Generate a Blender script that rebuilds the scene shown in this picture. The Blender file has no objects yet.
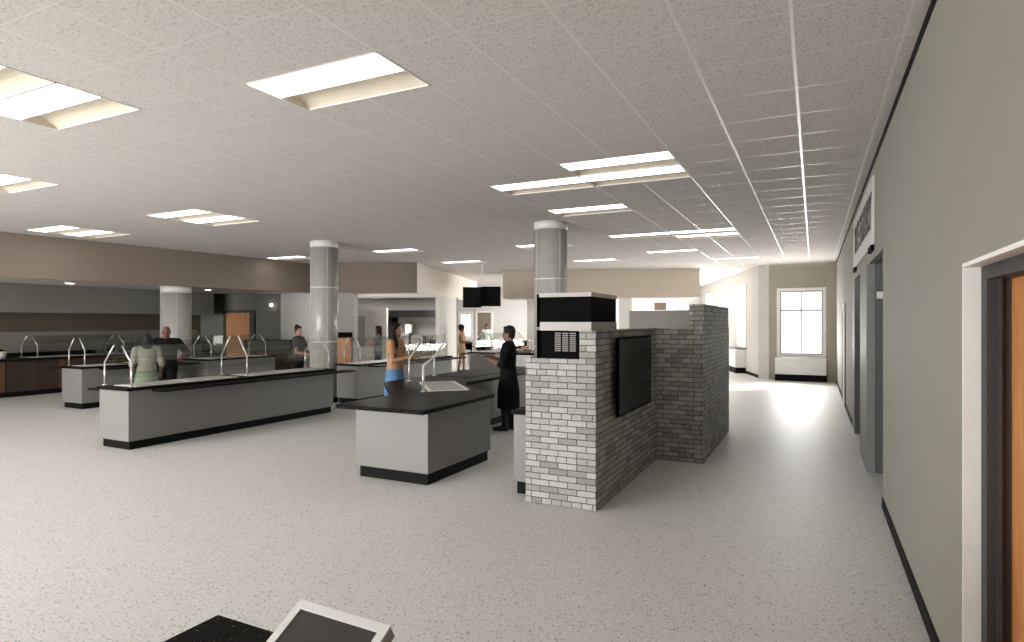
import bpy, bmesh, math, random
from mathutils import Vector, Matrix
random.seed(7)
scene = bpy.context.scene
COL = scene.collection
PI = math.pi
CEIL = 3.6

# ------------------------------------------------------------------ materials
def nt(name):
    m = bpy.data.materials.new(name); m.use_nodes = True
    n = m.node_tree.nodes; l = m.node_tree.links
    return m, n, l, n['Principled BSDF']

def plain(name, col, rough=.6, metal=0., spec=.5, emit=0., ecol=None, vary=.04, scale=6.):
    m, n, l, b = nt(name)
    tc = n.new('ShaderNodeTexCoord'); nz = n.new('ShaderNodeTexNoise'); nz.inputs['Scale'].default_value = scale
    nz.inputs['Detail'].default_value = 3
    l.new(tc.outputs['Object'], nz.inputs['Vector'])
    r = n.new('ShaderNodeValToRGB'); e = r.color_ramp.elements
    e[0].position = .3; e[1].position = .7
    e[0].color = tuple(c*(1-vary) for c in col)+(1,); e[1].color = tuple(min(1, c*(1+vary)) for c in col)+(1,)
    l.new(nz.outputs['Fac'], r.inputs['Fac']); l.new(r.outputs['Color'], b.inputs['Base Color'])
    b.inputs['Roughness'].default_value = rough; b.inputs['Metallic'].default_value = metal
    b.inputs['Specular IOR Level'].default_value = spec
    if emit:
        b.inputs['Emission Color'].default_value = tuple(ecol or col)+(1,); b.inputs['Emission Strength'].default_value = emit
    return m

def math_node(n, l, op, a, b=None):
    x = n.new('ShaderNodeMath'); x.operation = op
    for i, v in enumerate((a, b)):
        if v is None: continue
        if isinstance(v, (int, float)): x.inputs[i].default_value = v
        else: l.new(v, x.inputs[i])
    return x.outputs[0]

def mix(n, l, fac, a, b):
    x = n.new('ShaderNodeMix'); x.data_type = 'RGBA'
    if isinstance(fac, (int, float)): x.inputs[0].default_value = fac
    else: l.new(fac, x.inputs[0])
    for i, v in ((6, a), (7, b)):
        if isinstance(v, tuple): x.inputs[i].default_value = v+(1,)
        else: l.new(v, x.inputs[i])
    return x.outputs[2]

def speckle(name, base, chips, scale, thr, rough=.45, spec=.5, fine=None):
    """base colour with scattered chips (voronoi cells picked at random)"""
    m, n, l, b = nt(name)
    g = n.new('ShaderNodeNewGeometry')
    cur = base
    for k, (c, t, s) in enumerate(chips):
        mp = n.new('ShaderNodeMapping'); mp.inputs['Location'].default_value = (3.1*k, 7.7*k, 1.3*k)
        l.new(g.outputs['Position'], mp.inputs['Vector'])
        v = n.new('ShaderNodeTexVoronoi'); v.inputs['Scale'].default_value = s; v.inputs['Randomness'].default_value = 1
        l.new(mp.outputs[0], v.inputs['Vector'])
        sp = n.new('ShaderNodeSeparateColor'); l.new(v.outputs['Color'], sp.inputs[0])
        pick = math_node(n, l, 'LESS_THAN', sp.outputs[0], t)
        near = math_node(n, l, 'LESS_THAN', v.outputs['Distance'], .42)
        f = math_node(n, l, 'MULTIPLY', pick, near)
        cur = mix(n, l, f, cur, c)
    nz = n.new('ShaderNodeTexNoise'); nz.inputs['Scale'].default_value = .5; l.new(g.outputs['Position'], nz.inputs['Vector'])
    k = math_node(n, l, 'MULTIPLY', nz.outputs['Fac'], .12)
    cur = mix(n, l, k, cur, tuple(c*.6 for c in base))
    l.new(cur, b.inputs['Base Color'])
    b.inputs['Roughness'].default_value = rough; b.inputs['Specular IOR Level'].default_value = spec
    return m

def ceiling_mat():
    m, n, l, b = nt('ceiling_tiles')
    g = n.new('ShaderNodeNewGeometry'); s = n.new('ShaderNodeSeparateXYZ'); l.new(g.outputs['Position'], s.inputs[0])
    def line(o, off, pitch, w):
        a = math_node(n, l, 'ADD', o, off); a = math_node(n, l, 'DIVIDE', a, pitch)
        a = math_node(n, l, 'FRACT', a); a = math_node(n, l, 'SUBTRACT', a, .5); a = math_node(n, l, 'ABSOLUTE', a)
        return math_node(n, l, 'GREATER_THAN', a, .5-w/pitch/2)
    gx = line(s.outputs['X'], TX0, TX, .022); gy = line(s.outputs['Y'], TY0, TY, .014)
    lf = math_node(n, l, 'MAXIMUM', gx, gy)
    base = (.69, .66, .63)
    nz = n.new('ShaderNodeTexNoise'); nz.inputs['Scale'].default_value = 42; nz.inputs['Detail'].default_value = 2
    l.new(g.outputs['Position'], nz.inputs['Vector'])
    r = n.new('ShaderNodeValToRGB'); e = r.color_ramp.elements
    e[0].position = .34; e[0].color = (.53, .50, .47, 1); e[1].position = .48; e[1].color = base+(1,)
    l.new(nz.outputs['Fac'], r.inputs['Fac'])
    nz2 = n.new('ShaderNodeTexNoise'); nz2.inputs['Scale'].default_value = 90
    l.new(g.outputs['Position'], nz2.inputs['Vector'])
    r2 = n.new('ShaderNodeValToRGB'); e = r2.color_ramp.elements
    e[0].position = .36; e[0].color = (.80, .80, .80, 1); e[1].position = .46; e[1].color = (1, 1, 1, 1)
    l.new(nz2.outputs['Fac'], r2.inputs['Fac'])
    mm = n.new('ShaderNodeMix'); mm.data_type = 'RGBA'; mm.blend_type = 'MULTIPLY'; mm.inputs[0].default_value = 1
    l.new(r.outputs[0], mm.inputs[6]); l.new(r2.outputs[0], mm.inputs[7])
    c = mix(n, l, lf, mm.outputs[2], (.70, .67, .64)); l.new(c, b.inputs['Base Color'])
    ro = math_node(n, l, 'MULTIPLY', lf, -.55); ro = math_node(n, l, 'ADD', ro, .9); l.new(ro, b.inputs['Roughness'])
    sp = math_node(n, l, 'MULTIPLY', lf, .55); sp = math_node(n, l, 'ADD', sp, .12); l.new(sp, b.inputs['Specular IOR Level'])
    return m

def brick_mat(name='grey_brick', c1=(.20, .195, .188), c2=(.45, .437, .42), mortar=(.06, .058, .055)):
    m, n, l, b = nt(name)
    uv = n.new('ShaderNodeTexCoord')
    mp = n.new('ShaderNodeMapping'); mp.inputs['Scale'].default_value = (1, 1, 1); l.new(uv.outputs['UV'], mp.inputs['Vector'])
    t = n.new('ShaderNodeTexBrick'); l.new(mp.outputs[0], t.inputs['Vector'])
    t.offset = .5; t.offset_frequency = 2; t.squash = .55; t.squash_frequency = 7
    t.inputs['Color1'].default_value = c1+(1,); t.inputs['Color2'].default_value = c2+(1,); t.inputs['Mortar'].default_value = mortar+(1,)
    t.inputs['Scale'].default_value = 1; t.inputs['Brick Width'].default_value = .192; t.inputs['Row Height'].default_value = .0606
    t.inputs['Mortar Size'].default_value = .0042; t.inputs['Mortar Smooth'].default_value = .2; t.inputs['Bias'].default_value = .25
    nz = n.new('ShaderNodeTexNoise'); nz.inputs['Scale'].default_value = 45; nz.inputs['Detail'].default_value = 5; l.new(uv.outputs['UV'], nz.inputs['Vector'])
    r = n.new('ShaderNodeValToRGB'); e = r.color_ramp.elements
    e[0].position = .3; e[0].color = (.62, .62, .62, 1); e[1].position = .62; e[1].color = (1.08, 1.08, 1.08, 1); l.new(nz.outputs['Fac'], r.inputs[0])
    mm = n.new('ShaderNodeMix'); mm.data_type = 'RGBA'; mm.blend_type = 'MULTIPLY'; mm.inputs[0].default_value = .55
    l.new(t.outputs['Color'], mm.inputs[6]); l.new(r.outputs[0], mm.inputs[7]); l.new(mm.outputs[2], b.inputs['Base Color'])
    bp = n.new('ShaderNodeBump'); bp.inputs['Strength'].default_value = .5; bp.inputs['Distance'].default_value = .01
    inv = math_node(n, l, 'SUBTRACT', 1., t.outputs['Fac']); h = math_node(n, l, 'MULTIPLY', nz.outputs['Fac'], .4); h = math_node(n, l, 'ADD', h, inv)
    l.new(h, bp.inputs['Height']); l.new(bp.outputs[0], b.inputs['Normal'])
    b.inputs['Roughness'].default_value = .75; b.inputs['Specular IOR Level'].default_value = .3
    return m

def wood_mat(name, c1, c2, scale=(1, 1, .12), rough=.45, freq=14):
    m, n, l, b = nt(name)
    tc = n.new('ShaderNodeTexCoord'); mp = n.new('ShaderNodeMapping'); mp.inputs['Scale'].default_value = scale
    l.new(tc.outputs['Object'], mp.inputs['Vector'])
    nz = n.new('ShaderNodeTexNoise'); nz.inputs['Scale'].default_value = freq; nz.inputs['Detail'].default_value = 6; nz.inputs['Distortion'].default_value = .8
    l.new(mp.outputs[0], nz.inputs['Vector'])
    r = n.new('ShaderNodeValToRGB'); e = r.color_ramp.elements; e[0].position = .35; e[1].position = .65
    e[0].color = c1+(1,); e[1].color = c2+(1,); l.new(nz.outputs['Fac'], r.inputs[0]); l.new(r.outputs[0], b.inputs['Base Color'])
    b.inputs['Roughness'].default_value = rough
    return m

def glass_mat(name, tint, refl=.12, rough=.02):
    m = bpy.data.materials.new(name); m.use_nodes = True; n = m.node_tree.nodes; l = m.node_tree.links; n.clear()
    o = n.new('ShaderNodeOutputMaterial'); t = n.new('ShaderNodeBsdfTransparent'); t.inputs[0].default_value = tint+(1,)
    g = n.new('ShaderNodeBsdfGlossy'); g.inputs['Roughness'].default_value = rough; g.inputs[0].default_value = (.9, .93, .9, 1)
    f = n.new('ShaderNodeFresnel'); f.inputs[0].default_value = 1.45
    k = math_node(n, l, 'MULTIPLY', f.outputs[0], refl)
    mx = n.new('ShaderNodeMixShader'); l.new(k, mx.inputs[0]); l.new(t.outputs[0], mx.inputs[1]); l.new(g.outputs[0], mx.inputs[2])
    l.new(mx.outputs[0], o.inputs[0]); return m

TX0, TX, TY0, TY = .12, .6225, -4.53+.647*7+.0, .647
TY0 = -(4.53 % .647)
M = {}
M['floor'] = speckle('speckled_floor', (.66, .648, .635), [((.27, .25, .22), .09, 60), ((.42, .385, .34), .15, 75), ((.76, .75, .735), .25, 60), ((.48, .455, .43), .10, 110)], 50, .1, rough=.5, spec=.3)
M['ceiling'] = ceiling_mat()
M['wall_olive'] = plain('olive_grey_paint', (.265, .252, .215), .8, vary=.02)
M['wall_bay'] = plain('warm_grey_paint', (.36, .335, .27), .8, vary=.02)
M['wall_white'] = plain('white_paint', (.62, .61, .59), .8, vary=.015)
M['wall_light'] = plain('pale_grey_paint', (.58, .565, .53), .8, vary=.015)
M['wall_green'] = plain('grey_green_paint', (.165, .162, .142), .8, vary=.02)
M['soffit'] = plain('brown_soffit_paint', (.22, .177, .137), .8, vary=.015)
M['soffit_tan'] = plain('tan_soffit_paint', (.58, .50, .415), .8, vary=.015)  # base colour raised to carry the glare of the far end
M['soffit_cream'] = plain('cream_soffit_paint', (.70, .64, .56), .8, vary=.015)  # paler than the middle soffit, glare put into the colour
M['brown_wall'] = plain('brown_wall_band', (.11, .082, .058), .8, vary=.02)
M['tile_wall'] = plain('grey_backsplash', (.22, .205, .18), .5, vary=.03)
M['black_base'] = plain('black_vinyl_base', (.006, .006, .006), .6, spec=.08)
M['laminate'] = plain('light_grey_laminate', (.185, .181, .174), .48, vary=.02)
M['granite'] = speckle('black_granite', (.006, .0055, .005), [((.10, .09, .075), .05, 190), ((.26, .21, .15), .015, 120)], 90, .1, rough=.42, spec=.03)
M['white_top'] = plain('white_solid_surface', (.74, .72, .69), .35)
M['steel'] = plain('brushed_steel', (.25, .245, .24), .5, metal=1.)
M['steel_dark'] = plain('dark_steel', (.22, .22, .21), .4, metal=.8)
M['post'] = plain('satin_nickel_post', (.70, .68, .65), .3, metal=.7)
M['column'] = plain('grey_gloss_column_cladding', (.36, .35, .335), .30, vary=.02)
M['column_cap'] = plain('white_column_ring', (.72, .70, .67), .4)
M['black'] = plain('matte_black', (.0035, .0035, .0035), .7, spec=.03)
M['black_gloss'] = plain('black_glass_screen', (.005, .005, .005), .2, spec=.1)
M['brick'] = brick_mat()
M['grey_panel'] = plain('grey_panel', (.30, .288, .268), .6)
M['enclosure'] = plain('warm_grey_enclosure', (.20, .185, .168), .7)
M['oven_trim'] = plain('pale_grey_trim', (.40, .385, .365), .5)
M['frame_grey'] = plain('charcoal_door_frame', (.038, .036, .038), .6)
M['door_wood'] = wood_mat('orange_maple_veneer', (.50, .20, .065), (.66, .29, .10))
M['door_wood2'] = wood_mat('tan_wood_door', (.44, .19, .075), (.55, .25, .10))
M['dark_wood'] = wood_mat('dark_walnut', (.03, .02, .015), (.05, .032, .022))
M['mid_wood'] = wood_mat('walnut_strip', (.085, .042, .02), (.12, .06, .03))
M['white_trim'] = plain('white_trim', (.80, .78, .75), .5)
M['glass'] = glass_mat('pale_guard_glass', (.925, .93, .92), .10)
M['window_glass'] = glass_mat('window_glass', (.97, .98, .98), .3)
M['diffuser'] = plain('lit_diffuser', (1, 1, 1), .5, emit=4.3, ecol=(1, .975, .94))
M['reflector'] = plain('cream_reflector', (.78, .70, .58), .45)
M['lens'] = plain('downlight_lens', (1, 1, 1), .5, emit=5, ecol=(1, .95, .86))
M['letters'] = plain('dark_plum_lettering', (.05, .04, .045), .5)
M['sign'] = plain('pale_sign_panel', (.62, .58, .57), .5)
M['device_white'] = plain('white_device_plastic', (.74, .73, .73), .35)
M['device_side'] = plain('grey_device_side', (.34, .33, .32), .4)
M['screen_dark'] = plain('dark_grey_screen', (.035, .032, .030), .3)
M['vent'] = plain('vent_line', (.30, .29, .28), .5)
M['orange'] = plain('orange_fruit', (.75, .30, .06), .5)

# ------------------------------------------------------------------ mesh helpers
def B(): return bmesh.new()
def box(bm, x0, x1, y0, y1, z0, z1):
    v = [bm.verts.new(p) for p in ((x0,y0,z0),(x1,y0,z0),(x1,y1,z0),(x0,y1,z0),(x0,y0,z1),(x1,y0,z1),(x1,y1,z1),(x0,y1,z1))]
    for f in ((3,2,1,0),(4,5,6,7),(0,1,5,4),(1,2,6,5),(2,3,7,6),(3,0,4,7)): bm.faces.new([v[i] for i in f])
    return bm
def prism(bm, poly, z0, z1):
    a = sum(poly[i][0]*poly[(i+1) % len(poly)][1]-poly[(i+1) % len(poly)][0]*poly[i][1] for i in range(len(poly)))
    if a < 0: poly = poly[::-1]
    lo = [bm.verts.new((p[0], p[1], z0)) for p in poly]; hi = [bm.verts.new((p[0], p[1], z1)) for p in poly]
    bm.faces.new(lo[::-1]); bm.faces.new(hi); n = len(poly)
    for i in range(n): bm.faces.new((lo[i], lo[(i+1) % n], hi[(i+1) % n], hi[i]))
    return bm
def frustum(bm, p, q, r1, r2, seg=12):
    p = Vector(p); q = Vector(q); d = q-p
    if d.length < 1e-6: return bm
    rot = d.to_track_quat('Z', 'Y').to_matrix().to_4x4()
    bmesh.ops.create_cone(bm, cap_ends=True, segments=seg, radius1=r1, radius2=r2, depth=d.length, matrix=Matrix.Translation((p+q)/2) @ rot)
    return bm
def ball(bm, c, r, sc=(1, 1, 1), seg=16, rot=None):
    mt = Matrix.Translation(c) @ (rot or Matrix.Identity(4)) @ Matrix.Diagonal((sc[0], sc[1], sc[2], 1))
    bmesh.ops.create_uvsphere(bm, u_segments=seg, v_segments=max(6, seg//2+2), radius=r, matrix=mt); return bm
def tube(bm, pts, r, seg=10):
    for a, b in zip(pts, pts[1:]): frustum(bm, a, b, r, r, seg)
    for p in pts[1:-1]: ball(bm, p, r*1.0, seg=10)
    return bm
def slab(bm, quad, thick):
    q = [Vector(p) for p in quad]; nrm = (q[1]-q[0]).cross(q[2]-q[0]).normalized()*thick/2
    lo = [bm.verts.new(p-nrm) for p in q]; hi = [bm.verts.new(p+nrm) for p in q]; n = len(q)
    bm.faces.new(lo[::-1]); bm.faces.new(hi)
    for i in range(n): bm.faces.new((lo[i], lo[(i+1) % n], hi[(i+1) % n], hi[i]))
    return bm
def uvbox(bm):
    uv = bm.loops.layers.uv.new('UVMap')
    for f in bm.faces:
        n = f.normal
        for lp in f.loops:
            c = lp.vert.co
            if abs(n.z) > .7: lp[uv].uv = (c.x, c.y)
            elif abs(n.y) > abs(n.x): lp[uv].uv = (c.x+20, c.z)
            else: lp[uv].uv = (c.y+20, c.z)
def obj(name, bm, mat, parent=None, smooth=False, bevel=0., kind=None, uv=False):
    bmesh.ops.recalc_face_normals(bm, faces=bm.faces)
    if uv: bm.normal_update(); uvbox(bm)
    me = bpy.data.meshes.new(name); bm.to_mesh(me); bm.free()
    if smooth:
        for p in me.polygons: p.use_smooth = True
    me.materials.append(mat)
    o = bpy.data.objects.new(name, me); COL.objects.link(o)
    if parent is not None: o.parent = parent; o.matrix_parent_inverse = Matrix.Translation(-parent.location) if parent.rotation_euler.z == 0 else Matrix.Identity(4)
    if bevel:
        b = o.modifiers.new('bevel', 'BEVEL'); b.width = bevel; b.segments = 2; b.limit_method = 'ANGLE'
    if kind: o['kind'] = kind
    return o
# NB: parts of a thing whose Empty is not rotated are modelled in world metres; the inverse keeps them in place.
def tag(o, label, cat, group=None):
    o['label'] = label; o['category'] = cat
    if group: o['group'] = group
    return o
def thing(name, loc, label, cat, group=None, rz=0):
    o = bpy.data.objects.new(name, None); COL.objects.link(o); o.location = loc; o.rotation_euler = (0, 0, rz); o.empty_display_size = .1
    return tag(o, label, cat, group)
def struct(name, bm, mat, **k): return obj(name, bm, mat, kind='structure', **k)
def shade(o):
    for p in o.data.polygons: p.use_smooth = len(p.vertices) <= 4
    return o

# rotated grid of the rear part of the building (18 degrees)
E1 = Vector((.951, .309)); E2 = Vector((-.309, .951))
def rp(p, s=0, t=0):
    v = Vector(p)+E1*s+E2*t; return (v.x, v.y)
def rwall(bm, p, q, z0, z1, th=.12):
    p = Vector(p); q = Vector(q); d = (q-p).normalized(); n = Vector((-d.y, d.x))*th
    return prism(bm, [tuple(p), tuple(q), tuple(q+n), tuple(p+n)], z0, z1)

# ------------------------------------------------------------------ setting
struct('floor', box(B(), -24, 9, -6, 36, -.1, 0), M['floor'])
# ceiling cells; (kx, ky) column 0 starts at X=-.12 going left, rows at Y = k*TY
lights = {}
def row(y): return round((y+TY0)/TY)
def colx(x): return round((-TX0-x)/TX)
fix = [(-2.61, 3.24), ] and [(-3.85, 3.24), (-6.34, 2.59), (-6.34, 1.94), (-10.04, 3.88), (-10.04, 3.24),
       (-13.76, 6.47), (-13.76, 7.12), (-10.04, 6.47), (-10.04, 7.12), (-2.61, 6.47), (-2.61, 7.12), (-3.85, 7.12),
       (-3.85, 9.06), (-3.85, 12.3), (-2.61, 12.3), (-2.61, 12.94), (-3.85, 15.53), (-2.61, 18.12), (-6.34, 16.82),
       (-6.34, 12.94), (-10.04, 12.3), (-10.04, 15.53), (-13.76, 12.3)]
FX = []
cut = set()
for x, y in fix:
    kx = colx(x); ky = row(y)
    FX.append((kx, ky)); cut.add((kx-1, ky)); cut.add((kx-2, ky))
# cell (i, ky): X from -TX0-(i+1)*TX to -TX0-i*TX ; a fixture whose left edge is index kx fills cells i = kx-1, kx-2
bm = B()
def outside(x, y):
    # beyond the angled outside wall or the bay
    d = Vector((x+1.6, y-21.1)); return (y > 21.0 and d.dot(E1) > .35) or (x > -1.6 and y > 21.0) or (Vector((x+5.2, y-32.2)).dot(E2) > .5)
for i in range(-2, 30):
    xa = -TX0-(i+1)*TX; xb = -TX0-i*TX
    xa_ = max(xa, -19.0); xb_ = min(xb, .62)
    if xb_ <= xa_: continue
    for k in range(-9, 52):
        ya = k*TY-TY0; yb = ya+TY
        if (i, k) in cut or outside((xa+xb)/2, (ya+yb)/2): continue
        v = [bm.verts.new((x, y, CEIL)) for x, y in ((xa_, ya), (xa_, yb), (xb_, yb), (xb_, ya))]
        bm.faces.new(v)
bmesh.ops.remove_doubles(bm, verts=bm.verts, dist=.001)
struct('ceiling', bm, M['ceiling'])

def fixture(kx, ky, label, lit=None):
    x0 = -TX0-kx*TX; x1 = x0+2*TX; y0 = ky*TY-TY0; y1 = y0+TY; ym = y0+TY*.52
    t = thing('ceiling_light', ((x0+x1)/2, (y0+y1)/2, CEIL), label, 'ceiling light', 'recessed ceiling lights')
    f = B(); w = .012
    box(f, x0, x1, y0, y0+w, CEIL-.004, CEIL+.05); box(f, x0, x1, y1-w, y1, CEIL-.004, CEIL+.05)
    box(f, x0, x0+w, y0, y1, CEIL-.004, CEIL+.05); box(f, x1-w, x1, y0, y1, CEIL-.004, CEIL+.05)
    box(f, x0, x1, y0, y1, CEIL+.13, CEIL+.14)
    obj('frame', f, M['white_trim'], t)
    obj('diffuser', box(B(), x0+w, x1-w, y0+w, ym, CEIL+.002, CEIL+.02), M['diffuser'], t)
    r = B(); n = 8; pr = None
    for k in range(n+1):
        a = k/n; y = ym+(y1-w-ym)*a; z = CEIL+.012+.06*math.sin(PI*(1-a)**1.3)*1. if a < 1 else CEIL+.006
        cur = (r.verts.new((x0+w, y, z)), r.verts.new((x1-w, y, z)))
        if pr: r.faces.new((pr[0], pr[1], cur[1], cur[0]))
        pr = cur
    box(r, x0+w, x0+w+.004, ym, y1-w, CEIL+.004, CEIL+.12); box(r, x1-w-.004, x1-w, ym, y1-w, CEIL+.004, CEIL+.12)
    obj('reflector', r, M['reflector'], t)
    return t
names = ['recessed ceiling light standing alone, nearest one above the middle of the room',
 'large recessed ceiling light cut by the left picture edge, right one of the near pair',
 'recessed ceiling light cut by the left picture edge, nearest the camera of all',
 'recessed ceiling light low at the left picture edge, before the brown soffit',
 'recessed ceiling light almost out of view at left edge, above its low neighbour',
 'left ceiling light of the pair close to the brown soffit at far left',
 'right ceiling light of the pair close to the brown soffit at far left',
 'left ceiling light of the pair above the long serving counter',
 'right ceiling light of the pair above the long serving counter',
 'upper ceiling light of the stepped trio in front of the right column',
 'middle right ceiling light of the stepped trio, below the upper one',
 'lower left ceiling light of the stepped trio near the right column',
 'single ceiling light just above the top of the right column',
 'left long ceiling light of the cluster behind the brick kiosk',
 'upper right ceiling light of the cluster behind the brick kiosk',
 'lower right ceiling light of the cluster behind the brick kiosk',
 'thin distant ceiling light between the kiosk cluster and the tan soffit',
 'faint far ceiling light nearest the bay window',
 'far ceiling light right of the column top, above the tan soffit',
 'far ceiling light partly hidden behind the right column top',
 'far ceiling light over the brown corner soffit in the middle distance',
 'faint far ceiling light above the hanging televisions',
 'far ceiling light partly hidden behind the top of the left column']
for (kx, ky), nm in zip(FX, names): fixture(kx, ky, nm)

# right wall (faces -X at x=.6)
XR = .6; bm = B()
box(bm, XR, .9, -6, 1.5, 0, CEIL); box(bm, XR, .9, 1.5, 3.38, 2.065, CEIL)
box(bm, XR, .9, 3.38, 6.9, 0, CEIL); box(bm, XR, .9, 6.9, 11.9, 2.52, CEIL); box(bm, XR, .9, 11.9, 20.6, 0, CEIL)
struct('wall_right', bm, M['wall_olive'])
struct('baseboard_right', box(box(B(), XR-.012, XR, 3.38, 6.9, 0, .1), XR-.012, XR, 12.1, 14.6, 0, .1), M['black_base'])
struct('baseboard_right_far', box(B(), XR-.012, XR, 15.9, 20.4, 0, .1), M['black_base'])
struct('trim_1', box(B(), XR-.012, XR, -6, 20.4, CEIL-.05, CEIL), M['black_base'])
# front door at right
d = B(); box(d, XR+.001, .668, 3.36, 3.379, 0, 2.064); box(d, XR+.001, .668, 1.501, 3.36, 2.045, 2.064); box(d, .86, .9, 1.5, 3.38, 0, 2.06)
struct('trim_2', d, M['white_trim'])
d = B(); box(d, .667, .86, 3.26, 3.36, 0, 2.045); box(d, .667, .86, 1.5, 3.26, 1.985, 2.045); box(d, .667, .86, 1.5, 1.62, 0, 1.985)
box(d, .70, .715, 3.235, 3.26, 0, 1.985)
fr = struct('door_1', box(B(), .752, .80, 1.62, 3.26, .01, 1.985), M['door_wood'])
obj('door_frame', d, M['frame_grey'], fr)
hb = B(); tube(hb, [(.752, 1.75, 1.0), (.71, 1.75, 1.0), (.71, 1.87, 1.0)], .011)
obj('door_handle', hb, M['steel'], fr, smooth=True)

# recessed stainless double doors
struct('wall_recess', box(B(), .80, .9, 6.9, 11.9, 0, 2.52), M['frame_grey'])
def steel_doors(y0, y1, n):
    mid = (y0+y1)/2
    r = struct(n, box(B(), .70, .79, y0, y1, 2.36, 2.5), M['steel'])
    for a, b in ((y0+.03, mid-.004), (mid+.004, y1-.03)):
        p = B(); box(p, .735, .775, a, b, .01, 1.05); box(p, .735, .775, a, a+.12, 1.05, 2.0); box(p, .735, .775, b-.12, b, 1.05, 2.0); box(p, .735, .775, a, b, 2.0, 2.35)
        lf = obj('door_leaf', p, M['steel'], r, bevel=.003)
        obj('vision_panel', box(B(), .75, .76, a+.12, b-.12, 1.05, 2.0), M['white_top'], lf)
        obj('kick_plate', box(B(), .73, .735, a+.05, b-.05, .06, .3), M['steel_dark'], lf)
    return r
steel_doors(6.92, 8.5, 'door_2'); steel_doors(9.6, 11.3, 'door_3')
M['jamb'] = plain('grey_metal_jamb', (.21, .208, .203), .6)
M['jamb_dark'] = plain('dark_metal_jamb', (.10, .10, .10), .3)
j = struct('trim_3', box(B(), .565, .66, 8.45, 9.6, 0, 2.5), M['jamb'], bevel=.008)
j2 = obj('jamb_return', box(B(), .66, .79, 8.45, 9.6, 0, 2.5), M['jamb_dark'], j)
obj('closer_bar', box(B(), .67, .78, 8.43, 8.45, 2.08, 2.16), M['white_trim'], j2)  # pale bar standing in for a bright reflection on the metal
struct('trim_4', box(B(), .585, .79, 11.3, 11.9, 0, 2.5), M['jamb'], bevel=.01)
struct('trim_5', box(B(), .59, .80, 6.9, 11.9, 2.5, 2.53), M['steel'])
# far side door in the right wall
fr = struct('door_4', box(B(), .585, .60, 14.75, 15.75, .01, 2.1), M['wall_light'])
obj('door_frame', box(box(box(B(), .575, .60, 14.65, 14.75, 0, 2.2), .575, .60, 15.75, 15.85, 0, 2.2), .575, .60, 14.75, 15.75, 2.1, 2.2), M['grey_panel'], fr)

# sign
sg = thing('wall_sign', (.56, 9.6, 3.05), 'long pale wall sign with dark capital letters above the steel doors', 'sign')
obj('sign_panel', box(B(), .575, .599, 7.78, 11.4, 2.66, 3.42), M['sign'], sg, bevel=.004)
for a in (7.85, 10.9): obj('mounting_bracket', box(B(), .565, .6, a, a+.45, 2.6, 2.66), M['black'], sg)
cu = bpy.data.curves.new('lettering', 'FONT'); cu.body = 'THE EATERY'; cu.size = .54; cu.extrude = .004; cu.offset = .016
cu.align_x = 'CENTER'; cu.align_y = 'CENTER'; cu.space_character = 1.04
tmp = bpy.data.objects.new('lettering_curve', cu); COL.objects.link(tmp); bpy.context.view_layer.update()
me = bpy.data.meshes.new_from_object(tmp.evaluated_get(bpy.context.evaluated_depsgraph_get())); bpy.data.objects.remove(tmp)
me.transform(Matrix(((0, 0, -1, 0), (-1, 0, 0, 0), (0, 1, 0, 0), (0, 0, 0, 1))))
me.transform(Matrix.Translation((.571, 9.45, 3.03)))
me.materials.clear(); me.materials.append(M['letters'])
lt = bpy.data.objects.new('lettering', me); COL.objects.link(lt); lt.parent = sg; lt.matrix_parent_inverse = Matrix.Translation(-sg.location)

# bay with the window
bm = B()
Y0, Y1 = 20.75, 20.95; wx0, wx1, wz0, wz1 = -.95, .24, .80, 2.76
box(bm, -1.27, wx0, Y0, Y1, 0, CEIL+.1); box(bm, wx1, .34, Y0, Y1, 0, CEIL+.1); box(bm, wx0, wx1, Y0, Y1, 0, wz0); box(bm, wx0, wx1, Y0, Y1, wz1, CEIL+.1)
struct('wall_back', bm, M['wall_bay'])
struct('wall_back_pier', box(B(), .34, .9, 20.55, 20.95, 0, CEIL+.1), M['wall_bay'])
struct('wall_back_angle', prism(B(), [(-1.6, 21.1), (-1.27, 20.85), (-1.27, 21.05), (-1.5, 21.3)], 0, CEIL+.1), M['wall_light'])
def window(name, fn, w, h, mull, trans, sill=True, fw=.09):
    """fn maps local (u across, v out of the wall, z) to world"""
    def lb(bm, u0, u1, v0, v1, z0, z1):
        pts = [fn(u, v) for u, v in ((u0, v0), (u1, v0), (u1, v1), (u0, v1))]; return prism(bm, pts, z0, z1)
    z0, z1 = h; f = B()
    lb(f, -fw, 0, -.03, .03, z0-fw, z1+fw); lb(f, w, w+fw, -.03, .03, z0-fw, z1+fw); lb(f, 0, w, -.03, .03, z1, z1+fw); lb(f, 0, w, -.03, .03, z0-fw, z0)
    r = struct(name, f, M['white_trim'])
    s = B(); sw = .035
    lb(s, 0, sw, .04, .09, z0, z1); lb(s, w-sw, w, .04, .09, z0, z1); lb(s, sw, w-sw, .04, .09, z0, z0+sw); lb(s, sw, w-sw, .04, .09, z1-sw, z1)
    for m_ in mull: lb(s, m_-.015, m_+.015, .05, .08, z0+sw, z1-sw)
    for t_ in trans: lb(s, sw, w-sw, .05, .08, t_-.02, t_+.02)
    obj('window_sash', s, M['oven_trim'], r)
    g = B(); lb(g, sw, w-sw, .062, .068, z0+sw, z1-sw); obj('window_pane', g, M['window_glass'], r)
    if sill:
        s = B(); lb(s, -fw-.03, w+fw+.03, -.1, .0, z0-fw-.04, z0-fw); obj('window_sill', s, M['grey_panel'], r)
    return r
window('window_1', lambda u, v: (wx0+u, Y0+v), wx1-wx0, (wz0, wz1), [(wx1-wx0)/2], [2.16])
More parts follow.
